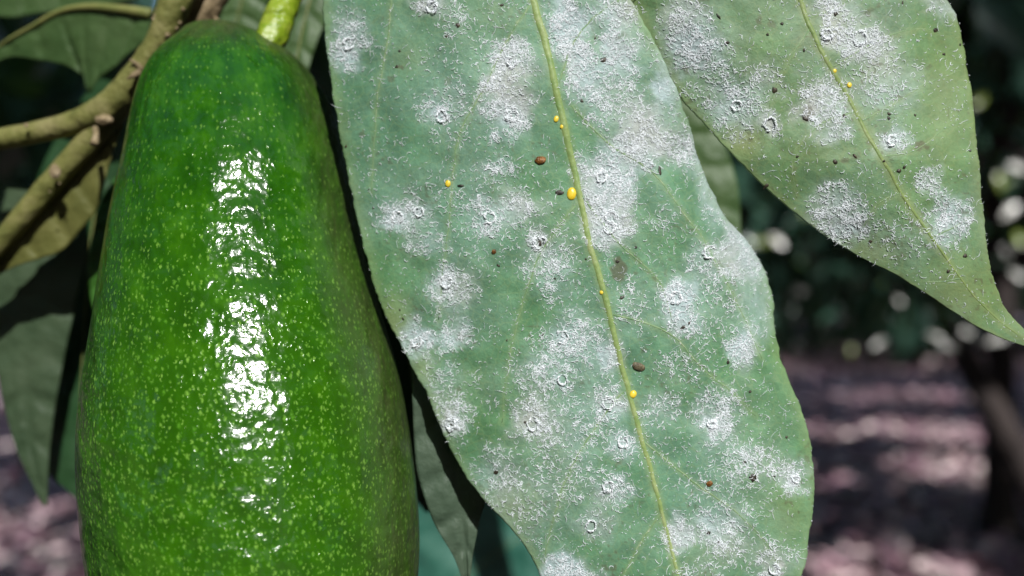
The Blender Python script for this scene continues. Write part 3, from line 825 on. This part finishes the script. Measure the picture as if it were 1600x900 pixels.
    strands(lf, x, y, rr.uniform(0, 6.283, n), np.where(lng, rr.uniform(9, 20, n), rr.uniform(1.5, 5, n)), rr.normal(0, 1.7, n), np.where(lng, rr.uniform(.25, .42, n), rr.uniform(.24, .5, n)), rr.uniform(.1, .9, n), np.clip(rr.normal(.4, .25, n), 0, 1), "stray_wax_hairs", t)
    # short hairs sticking out at the margin
    yy = rr.uniform(-20, min(lf.y1 - 10, 920), 50); side = rr.random(50) < .4
    xx = np.where(side, pchip(lf.L, yy) + 2, pchip(lf.R, yy) - 2)
    ang = np.where(side, np.pi, 0) + rr.normal(0, .8, 50)
    strands(lf, xx, yy, ang, rr.uniform(1.2, 3.6, 50), rr.normal(0, 1.6, 50), rr.uniform(.2, .4, 50), rr.uniform(.2, 1.0, 50), rr.uniform(.2, .8, 50), "margin_hairs", t)
    return t

YEL_M = [(612, 510, 44, 70, .75), (690, 30, 60, 40, .0), (660, 575, 30, 50, .5), (780, 20, 60, 40, .15), (800, 800, 60, 50, .35), (1235, 800, 60, 70, .35), (640, 90, 40, 40, .2), (1120, 860, 80, 60, .15)]
ST_M = [(967, 420, 11, 20, .7), (626, 104, 4, 4, .6), (612, 122, 5, 4, .5), (566, 210, 5, 4, .5), (700, 128, 7, 5, .3), (698, 190, 4, 3, .4), (1100, 585, 20, 3, .0), (540, 70, 16, 12, .12), (1262, 660, 5, 6, .4), (718, 610, 4, 3, .5), (705, 716, 9, 4, .35), (648, 575, 7, 12, .3)]
YEL_R = [(1160, 220, 46, 40, .7), (1300, 55, 60, 40, .4), (1400, 470, 120, 60, .35), (1500, 460, 90, 80, .4), (1280, 240, 90, 30, .2), (1350, 395, 80, 40, .4), (1480, 150, 60, 140, .3), (1290, 380, 60, 40, .25)]
ST_R = [(1438, 229, 12, 8, .65), (1186, 33, 5, 7, .5), (1205, 37, 8, 7, .45), (1322, 251, 7, 4, .6), (1337, 246, 8, 4, .5), (1262, 178, 10, 12, .55), (1358, 20, 5, 8, .45), (1240, 262, 5, 5, .35), (1071, 110, 5, 8, .5), (1208, 295, 3, 6, .4), (1452, 105, 4, 4, .4), (1348, 357, 12, 12, .35), (1358, 222, 5, 5, .4)]
leafM = Leaf(LM, RM, MM, depth_main, -330, 1160, VEINS_M)
leafR = Leaf(LR, RR, MR, depth_right, -330, 547, VEINS_R)
tM = build_leaf("avocado_leaf", "large grey green leaf in the middle, its underside covered in curly white wax", leafM, PM, YEL_M, ST_M, m_leaf, 71, 330, 620, 16500, 5200)
tR = build_leaf("avocado_leaf", "olive green leaf at the upper right with scattered white wax patches and pointed tip", leafR, PR, YEL_R, ST_R, m_leaf2, 85, 300, 420, 4700, 2000)

# ------------------------------------------------------------------ wax rings (nests), specks, nymphs
def blob(name, lf, cx, cy, rx, ry, h, m, parent, seed=0, rot=0.0, seg=18, rings=7, lump=.15, lift=0.0):
    p, tx, ty, n = lf.frame(np.array([float(cx)]), np.array([float(cy)]))
    p, tx, ty, n = p[0], tx[0], ty[0], n[0]
    s = K * .192
    c, q = math.cos(rot), math.sin(rot)
    ax = tx * c + ty * q; ay = -tx * q + ty * c
    V = [p + n * (h + lift) * s]; F = []
    for i in range(1, rings + 1):
        a = i / rings * 1.75
        for k in range(seg):
            th = 2 * math.pi * k / seg
            w_ = 1 + lump * (float(vnoise(2 + math.cos(th) * 1.3 + seed, 2 + math.sin(th) * 1.3 + i * .3, 70)) - .5) * 2
            V.append(p + (ax * rx * math.cos(th) + ay * ry * math.sin(th)) * s * math.sin(a) * w_ + n * (h * math.cos(a) + lift) * s)
    for k in range(seg): F.append((0, 1 + k, 1 + (k + 1) % seg))
    for i in range(rings - 1):
        for k in range(seg):
            a, b = 1 + i * seg + k, 1 + i * seg + (k + 1) % seg
            F.append((a, a + seg, b + seg, b))
    org = p
    o = meshobj(name, np.array(V) - (0 if parent else org), F, m, parent)
    if not parent: o.location = tuple(org)
    return o
RINGS = {0: [], 1: []}
def ring(lf, cx, cy, r, w_, parent, seed=0):
    """a nest: short strands wound loosely round an insect"""
    rr = np.random.default_rng(500 + seed)
    n = int(16 + 13 * w_)
    a = rr.uniform(0, 6.283, n); a0, gap = rr.uniform(0, 6.283), rr.uniform(.2, 1.1)
    a = a[np.abs((a - a0 + np.pi) % (2 * np.pi) - np.pi) > gap * .5]; n = len(a)
    rad = r * (1 + .22 * np.cos(a - a0)) + rr.normal(0, w_ * .42, n)
    ln = rr.uniform(4, 8, n)
    x = cx + np.cos(a) * rad; y = cy + np.sin(a) * rad * 1.1
    RINGS[0 if parent is tM else 1].append((x, y, a + np.pi / 2 - .3, ln, ln / r + rr.normal(0, .4, n), rr.uniform(.6, .95, n), rr.uniform(.6, 3.4, n), rr.uniform(.75, 1, n)))
m_ring0 = simple_mat("dense_wax", [(.55, .58, .57), (.80, .83, .83), (.90, .93, .93)], 2500, .6, .00025, 2600)
m_dark = simple_mat("dark_speck", [(.012, .012, .010), (.035, .030, .02), (.08, .06, .03)], 1500, .4, .0001, 3000)
m_brown = simple_mat("brown_husk", [(.05, .025, .01), (.17, .07, .015), (.34, .16, .04)], 1300, .35, .0002, 2500)
m_yellow = simple_mat("yellow_nymph", [(.62, .40, .02), (.80, .58, .03), (.85, .68, .10)], 900, .32, .00004, 2600, .5)
m_pale = simple_mat("pale_husk", [(.3, .25, .14), (.45, .4, .25)], 900, .5, .0001, 2500)

for i, (x, y, r, w_) in enumerate([(843, 378, 8.5, 4.2), (800, 181, 8, 3.6), (799, 98, 6, 2.4), (676, 10, 7, 3.2), (690, 181, 6.5, 2.6), (622, 338, 6.5, 2.2), (656, 331, 6, 1.8), (765, 339, 7, 2.2), (699, 440, 7.5, 3.2), (953, 338, 7, 3), (954, 356, 7, 3),
        (880, 527, 8, 1.8), (706, 663, 6.5, 4.2), (652, 536, 6, 4.0), (833, 664, 7, 2.6), (950, 761, 6, 2.6), (952, 631, 7, 2.6), (1107, 394, 7.5, 2.0), (1055, 466, 7, 3), (878, 594, 6, 1.6), (925, 821, 6.5, 1.6), (1210, 889, 6, 2.2), (1113, 663, 4.5, 4.6), (545, 70, 7, 2.0), (940, 275, 6, 3.0), (974, 692, 6, 2.0), (1243, 748, 4, 3.5)]):
    ring(leafM, x, y, r, w_, tM, i)
for i, (x, y, r, w_) in enumerate([(1204, 193, 8, 2.4), (1393, 221, 6, 2.6), (1345, 60, 9, 2.6), (1292, 55, 6, 3), (1150, 165, 6, 1.8)]):
    ring(leafR, x, y, r, w_, tR, 40 + i)
for k, (lf, t) in enumerate([(leafM, tM), (leafR, tR)]):
    q = [np.concatenate([e[i] for e in RINGS[k]]) for i in range(8)]
    strands(lf, *q, "wax_nest_rims", t)
SP_M = [(875, 300, 6.5, 4.5), (779, 415, 3.4, 2.8), (943, 93, 6.5, 6), (715, 40, 4, 5), (784, 8, 3, 4), (698, 57, 2.5, 3), (624, 80, 3, 2.4), (620, 104, 2.6, 3.4), (1177, 746, 7.5, 7), (1163, 722, 3, 3.4), (1210, 744, 3, 2.2), (1172, 612, 2.8, 2.4), (1229, 683, 2.6, 2.6), (652, 538, 2.4, 3.4),
        (706, 663, 2.6, 4.2), (1067, 512, 6, 3.4), (1077, 505, 3, 4), (1107, 833, 3, 4), (1123, 848, 3, 2.5), (867, 435, 2, 2), (916, 405, 2, 2), (792, 532, 2.2, 1.8), (799, 182, 2.4, 3), (909, 158, 3, 2.5), (930, 60, 2, 2), (690, 438, 2, 3), (630, 498, 3, 2.2), (625, 484, 2, 2), (775, 738, 4, 4), (848, 523, 1.8, 2), (1138, 566, 3, 3), (994, 387, 2.5, 2.5), (583, 325, 2, 2.5), (965, 409, 3, 3), (972, 465, 5, 4), (541, 229, 2.6, 3), (1031, 267, 8, 3.0), (844, 380, 4.5, 5), (1019, 260, 3, 2), (820, 660, 3, 3), (576, 296, 2.5, 1.7)]
SP_R = [(1137, 66, 3, 2.4), (1123, 26, 5, 2.0), (1222, 37, 2.8, 2.8), (1256, 79, 2.2, 3), (1211, 141, 5, 4.5), (1306, 22, 5, 3), (1461, 47, 4.6, 4), (1475, 85, 2.6, 2.4), (1410, 4, 3.2, 2.4), (1305, 253, 3.6, 3.4), (1389, 178, 3.6, 2.6), (1389, 185, 3.4, 2.4), (1405, 267, 4, 3.6), (1413, 261, 3, 3), (1482, 424, 3.2, 2.8), (1508, 400, 3.6, 3), (1258, 186, 6, 4), (1319, 181, 4, 3), (1199, 54, 2.4, 2), (1430, 180, 2, 2), (1500, 70, 2, 2), (1381, 252, 2.4, 2.4), (1246, 245, 2.4, 1.8), (1336, 244, 4, 2), (1516, 235, 2, 2), (1360, 378, 3, 2.5), (1196, 291, 3, 5)]
for i, (x, y, rx, ry) in enumerate(SP_M): blob("dark_speck", leafM, x, y, rx * .9, ry * .85, 1.2, m_dark, tM, i * 1.7, i, 9, 4, .6)
for i, (x, y, rx, ry) in enumerate(SP_R): blob("dark_speck", leafR, x, y, rx, ry, 1.6, m_dark, tR, i * 2.1, i, 9, 4, .6)
for i, (x, y, rx, ry) in enumerate([(720, 290, 5, 2), (772, 393, 4.5, 4.2), (1109, 756, 5, 5.2)]):
    blob("brown_husk", leafM, x, y, rx, ry, 2.2, m_brown if i else m_dark, tM, i, 0, 12, 5, .3)
NG = "yellow whitefly nymphs on the leaves"
def nymph(lf, x, y, rx, ry, rot, label):
    o = blob("whitefly_nymph", lf, x, y, rx, ry, min(rx, ry) * .5, m_yellow, None, x, rot, 20, 8, .05, .6)
    return tag(o, label, "insect", NG)
nymph(leafM, 893, 303, 7.6, 10.5, .05, "largest bright yellow oval nymph, close to the midrib of the middle leaf")
nymph(leafM, 700, 287, 4.6, 5.6, 0, "small yellow nymph on the thin side vein left of the midrib")
nymph(leafM, 989, 616, 5.4, 6.4, .5, "orange yellow nymph sitting on the lower midrib of the middle leaf")
nymph(leafM, 869, 186, 4.0, 5.2, .2, "upper one of two tiny yellow nymphs on the upper midrib")
nymph(leafM, 878, 198, 3.2, 3.6, .2, "lower one of two tiny yellow nymphs on the upper midrib")
nymph(leafM, 940, 457, 3.4, 3.2, .2, "tiny pale yellow nymph halfway down the midrib of the middle leaf")
nymph(leafR, 1327, 133, 3.8, 4.2, .2, "yellow nymph on the midrib of the right leaf, the lower of the pair")
nymph(leafR, 1304, 111, 3.2, 3.4, .2, "yellow nymph on the right leaf, the upper of the pair")
o = blob("insect_husk", leafM, 843, 251, 8.8, 7.0, 4, m_brown, None, 3, .1, 18, 7, .45, .4); tag(o, "orange brown shiny insect husk on the middle leaf, above the big yellow nymph", "insect")
o = blob("insect_husk", leafM, 998, 573, 9.5, 7.0, 3.5, simple_mat("dull_husk", [(.04, .035, .02), (.11, .09, .05), (.2, .17, .1)], 1500, .5, .0002, 2500), None, 5, .2, 18, 7, .4, .3); tag(o, "dull dark brown husk right of the midrib of the middle leaf", "insect")

# ================================================================== TWIGS AND LEAVES BEHIND
m_twig = simple_mat("olive_twig_bark", [(.10, .112, .026), (.175, .178, .05), (.25, .23, .095)], 110, .6, .0008, 380, .35, stretch=(1, 1, 1))
m_wood = simple_mat("brown_twig_bark", [(.13, .10, .05), (.24, .18, .10), (.36, .28, .17)], 120, .7, .0010, 420, .3)
m_scar = simple_mat("pale_scar", [(.15, .115, .055), (.26, .20, .11), (.38, .30, .19)], 500, .7, .0006, 900)
m_red = simple_mat("reddish_bark", [(.16, .07, .03), (.28, .13, .05)], 300, .7, .0006, 700)

b1 = thing("twig", "olive brown twig curving from the left edge up past the top of the avocado", "branch")
px_tube("wood", [(-80, 236, .252), (0, 218, .249), (60, 206, .247), (120, 190, .245), (170, 166, .243), (210, 122, .241), (243, 70, .239), (272, 10, .238), (300, -70, .237)], [30, 33, 34, 37, 46, 43, 36, 50, 58], m_twig, b1, 90, 28, .07, 5)
def knob(px, py, Y, rx, ry, rz, m, parent, name, seed=0):
    c = P(px, py, Y); s = K * Y
    V = []; F = []; R_, S_ = 9, 14
    for i in range(R_ + 1):
        a = math.pi * i / R_
        for k in range(S_):
            th = 2 * math.pi * k / S_
            w_ = 1 + .5 * (float(fbm(4 + math.cos(th) * math.sin(a) * 2 + seed, 4 + math.cos(a) * 2 + math.sin(th), 88, 3)) - .5)
            V.append(c + np.array([rx * math.sin(a) * math.cos(th), rz * math.sin(a) * math.sin(th), ry * math.cos(a)]) * s * w_)
    F = [tuple(int(v) for v in q) for q in gridfaces(R_ + 1, S_, True)]
    return meshobj(name, np.array(V), F, m, parent)
knob(162, 187, .2405, 15, 8, 5, m_scar, b1, "leaf_scar", 1)
knob(160, 186, .2398, 7, 4, 3, m_wood, b1, "leaf_scar", 4)
px_tube("spur", [(149, 200, .240), (150, 212, .238), (147, 226, .237)], [9, 9, 13], m_scar, b1, 10, 12, .15, 8)
px_tube("bud_scale", [(222, 108, .238), (213, 100, .237), (203, 93, .236)], [14, 9, 3], m_scar, b1, 8, 8, .2, 3)
px_tube("bud_scale", [(218, 112, .237), (208, 118, .236), (198, 124, .236)], [10, 8, 2], m_wood, b1, 8, 8, .2, 6)
for i, (x, y, r) in enumerate([(243, 25, 3.5), (240, 30, 3), (262, 55, 4), (285, 14, 4.5), (281, 36, 3), (276, 44, 2.5), (242, 44, 2.6), (138, 177, 2), (245, 15, 3), (41, 196, 3.4)]):
    knob(x, y, .236 if x > 200 else .2425, r, r, r, m_scar, b1, "bark_bump", i)
px_tube("bark_ridge", [(246, 50, .2375), (249, 30, .2372), (258, 5, .2370), (268, -30, .237)], [5, 9, 12, 10], m_red, b1, 14, 8, .3, 2)

b2 = thing("twig", "thick light brown twig stub behind the top of the avocado, beside the fruit stem", "branch")
px_tube("wood", [(345, -90, .249), (330, -30, .248), (318, 5, .247), (300, 40, .247), (268, 78, .248), (230, 120, .249)], [84, 70, 60, 54, 46, 30], m_wood, b2, 50, 26, .06, 9)
px_tube("torn_bark", [(326, 24, .247), (336, 30, .246), (345, 35, .2455)], [18, 10, 2], m_wood, b2, 8, 8, .2, 3)

b3 = thing("twig", "straight olive twig with a pale scar, forking down to the left edge", "branch")
px_tube("wood", [(196, 158, .2445), (150, 208, .246), (92, 272, .248), (35, 338, .250), (-10, 392, .252), (-60, 455, .255)], [34, 40, 36, 34, 28, 22], m_twig, b3, 50, 24, .07, 15)
knob(86, 268, .2415, 9, 11, 4, m_scar, b3, "leaf_scar", 2)
for i, (x, y) in enumerate([(93, 287), (78, 300)]): knob(x, y, .2425, 1.8, 1.8, 2, m_scar, b3, "bark_bump", i)

# leaves described by a midrib line (px, py, depth) and half widths towards either side (px)
def back_leaf(label, mid, wl, wr, m, fold=.3, n=60, k=28, vein=True, ribw=7, name="avocado_leaf", seed=0, nveins=7):
    t = thing(name, label, "leaf", "leaves behind the fruit")
    W = np.array([P(*p) for p in mid]); path = smooth_path(W, n)
    Yd = path[:, 1]
    px = path[:, 0] / (K * Yd) + 800; py = 450 - (path[:, 2] - CAMH) / (K * Yd)
    T = np.stack([np.gradient(px), np.gradient(py)], 1); T /= np.linalg.norm(T, axis=1, keepdims=True)
    S2 = np.stack([-T[:, 1], T[:, 0]], 1)
    u = np.linspace(0, 1, n); wlv = np.interp(u, np.linspace(0, 1, len(wl)), wl); wrv = np.interp(u, np.linspace(0, 1, len(wr)), wr)
    ker = np.hanning(9); ker /= ker.sum()
    sm_ = lambda v: np.convolve(np.pad(v, 4, mode='reflect', reflect_type='odd'), ker, 'valid')
    wlv, wrv = np.maximum(sm_(wlv), .3), np.maximum(sm_(wrv), .3)
    s = np.linspace(-1, 1, k)
    off = np.where(s[None] < 0, s[None] * wlv[:, None], s[None] * wrv[:, None])
    X = px[:, None] + S2[:, 0][:, None] * off; Yp = py[:, None] + S2[:, 1][:, None] * off
    D = Yd[:, None] + fold * K * .25 * np.abs(off) * (1 - .3 * np.abs(s[None])) + .0016 * (fbm(X / 60 + seed, Yp / 60, 33, 3) - .5)
    vn = np.abs(((u[:, None] * nveins - .35 * np.abs(s[None])) % 1) - .5)
    D = D - .0007 * sstep(.0, .25, vn) * np.clip(np.abs(s[None]) * 3, 0, 1)
    A = P(X, Yp, D); B = A + np.array([0, .0004, 0])
    V = np.concatenate([A.reshape(-1, 3), B.reshape(-1, 3)]); nv = n * k
    F1 = gridfaces(n, k); i = np.arange(n - 1) * k; j = i + k - 1
    F = np.concatenate([F1, F1[:, ::-1] + nv, np.stack([i, i + k, i + k + nv, i + nv], 1), np.stack([j, j + nv, j + k + nv, j + k], 1)])
    meshobj("blade", V, F, m, t)
    if vein:
        r = np.linspace(ribw, 1.2, n) / 2 * K * .25
        V2, F2 = tube(path - np.array([0, .0002, 0]), r, 8)
        meshobj("midrib", V2, F2, m_brib, t)
    return t
def bleaf_mat(name, cols, rough=.5, tr=.15):
    return simple_mat(name, cols, 60, rough, .0006, 300, .4, trans=tr, tcol=(.25, .42, .05))
m_b1 = bleaf_mat("green_leaf_back", [(.038, .085, .022), (.060, .115, .034), (.08, .135, .048)])
m_b2 = bleaf_mat("shaded_leaf_back", [(.040, .072, .034), (.060, .096, .048), (.078, .114, .062)])
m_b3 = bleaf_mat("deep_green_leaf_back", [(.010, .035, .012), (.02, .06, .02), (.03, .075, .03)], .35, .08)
m_b4 = bleaf_mat("sunlit_leaf_back", [(.11, .12, .03), (.15, .155, .042), (.19, .185, .06)])
m_b5 = bleaf_mat("teal_leaf_back", [(.010, .055, .038), (.028, .12, .085), (.10, .23, .18)], .35, .1)
m_b7 = bleaf_mat('dusty_leaf_back', [(.13, .21, .13), (.18, .27, .18), (.22, .31, .22)], .5, .25)
m_b6 = bleaf_mat('grey_bloom_leaf_back', [(.05, .085, .05), (.07, .11, .07), (.09, .13, .085)])
m_brib = simple_mat("pale_midrib", [(.13, .16, .04), (.22, .22, .07)], 300, .5)

back_leaf("dull green leaf at the top left hanging under its arched midrib, partly in shade", [(236, 22, .262), (190, 15, .263), (140, 11, .265), (95, 18, .267), (50, 42, .269), (0, 72, .272), (-50, 120, .276)], [40, 90, 135, 130, 62, 20, 5], [2, 3, 4, 4, 4, 4, 1], m_b1, .25, ribw=19, seed=3)
back_leaf("dark green leaf cut by the top left corner above the arched midrib", [(320, -60, .285), (210, -55, .285), (100, -45, .286), (0, -20, .287), (-80, 20, .288)], [5, 55, 62, 52, 5], [5, 50, 60, 50, 5], m_b1, .2, seed=5)
back_leaf("sunlit upper part of the long leaf at the left edge, painted pale olive", [(196, 162, .247), (150, 214, .2485), (94, 276, .2505), (38, 342, .2525), (-8, 396, .255), (-60, 458, .258)], [8, 34, 78, 78, 34, 5], [10, 16, 17, 18, 18, 3], m_b4, .2, vein=False, seed=6)  # sunlit part of the next leaf, the light put into its olive colour
back_leaf("shaded lower part of the long leaf left of the avocado, painted grey green", [(70, 300, .272), (62, 380, .272), (48, 480, .273), (40, 590, .274), (46, 690, .275), (70, 790, .276)], [60, 78, 68, 54, 34, 3], [60, 72, 66, 42, 24, 3], m_b2, .1, vein=False, seed=7)  # same leaf lower down, the shade put into its grey green
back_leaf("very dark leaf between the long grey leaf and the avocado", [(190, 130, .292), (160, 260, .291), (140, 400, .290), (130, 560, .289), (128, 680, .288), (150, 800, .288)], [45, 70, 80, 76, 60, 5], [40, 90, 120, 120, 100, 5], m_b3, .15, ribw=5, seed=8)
back_leaf("bright green leaf sliver just left of the avocado neck", [(215, 250, .268), (192, 320, .267), (178, 400, .268), (172, 470, .269), (176, 560, .271)], [10, 36, 40, 30, 3], [10, 36, 40, 30, 3], bleaf_mat("bright_leaf_back", [(.035, .12, .015), (.05, .16, .02)]), .2, ribw=5, seed=9)
back_leaf("grey green leaf tapering to a thin tip between avocado and middle leaf", [(700, 460, .2072), (700, 540, .2072), (704, 640, .2070), (712, 730, .2070), (722, 810, .2075), (728, 870, .208), (731, 930, .209)], [60, 100, 96, 70, 28, 10, 1], [40, 58, 59, 62, 46, 18, 1], m_b6, .03, vein=False, seed=10)
back_leaf("deep green leaf added as the dark shade in the narrow gap between avocado and middle leaf", [(600, 300, .262), (620, 430, .262), (640, 560, .263), (655, 680, .264), (668, 800, .265)], [30, 80, 90, 70, 4], [30, 80, 90, 70, 4], m_b3, .1, ribw=4, seed=21)  # leaf added to close the gap with dark shade
back_leaf("blurred teal leaf at the bottom between the avocado and the middle leaf", [(560, 1010, .51), (680, 930, .515), (790, 855, .52), (880, 780, .525), (960, 700, .53)], [20, 120, 150, 120, 5], [20, 120, 150, 120, 5], m_b5, .15, ribw=5, seed=11)
back_leaf("grey green leaf seen in the gap between the middle and right leaves", [(1000, 20, .300), (1040, 120, .298), (1072, 210, .296), (1105, 300, .294), (1130, 420, .292)], [40, 62, 52, 50, 30], [30, 60, 58, 52, 30], m_b1, .1, ribw=4, seed=12)
back_leaf("shaded leaf behind the fruit stem beside the middle leaf", [(520, -120, .275), (490, -20, .272), (468, 70, .27), (460, 150, .27), (470, 240, .272)], [20, 40, 24, 14, 2], [20, 50, 24, 12, 2], m_b1, .2, ribw=4, seed=13)
back_leaf("shaded leaf behind the brown twig stub and the avocado top", [(430, -120, .30), (385, -20, .30), (365, 60, .30), (350, 160, .30)], [20, 40, 36, 5], [20, 30, 26, 5], m_b1, .2, ribw=4, seed=14)
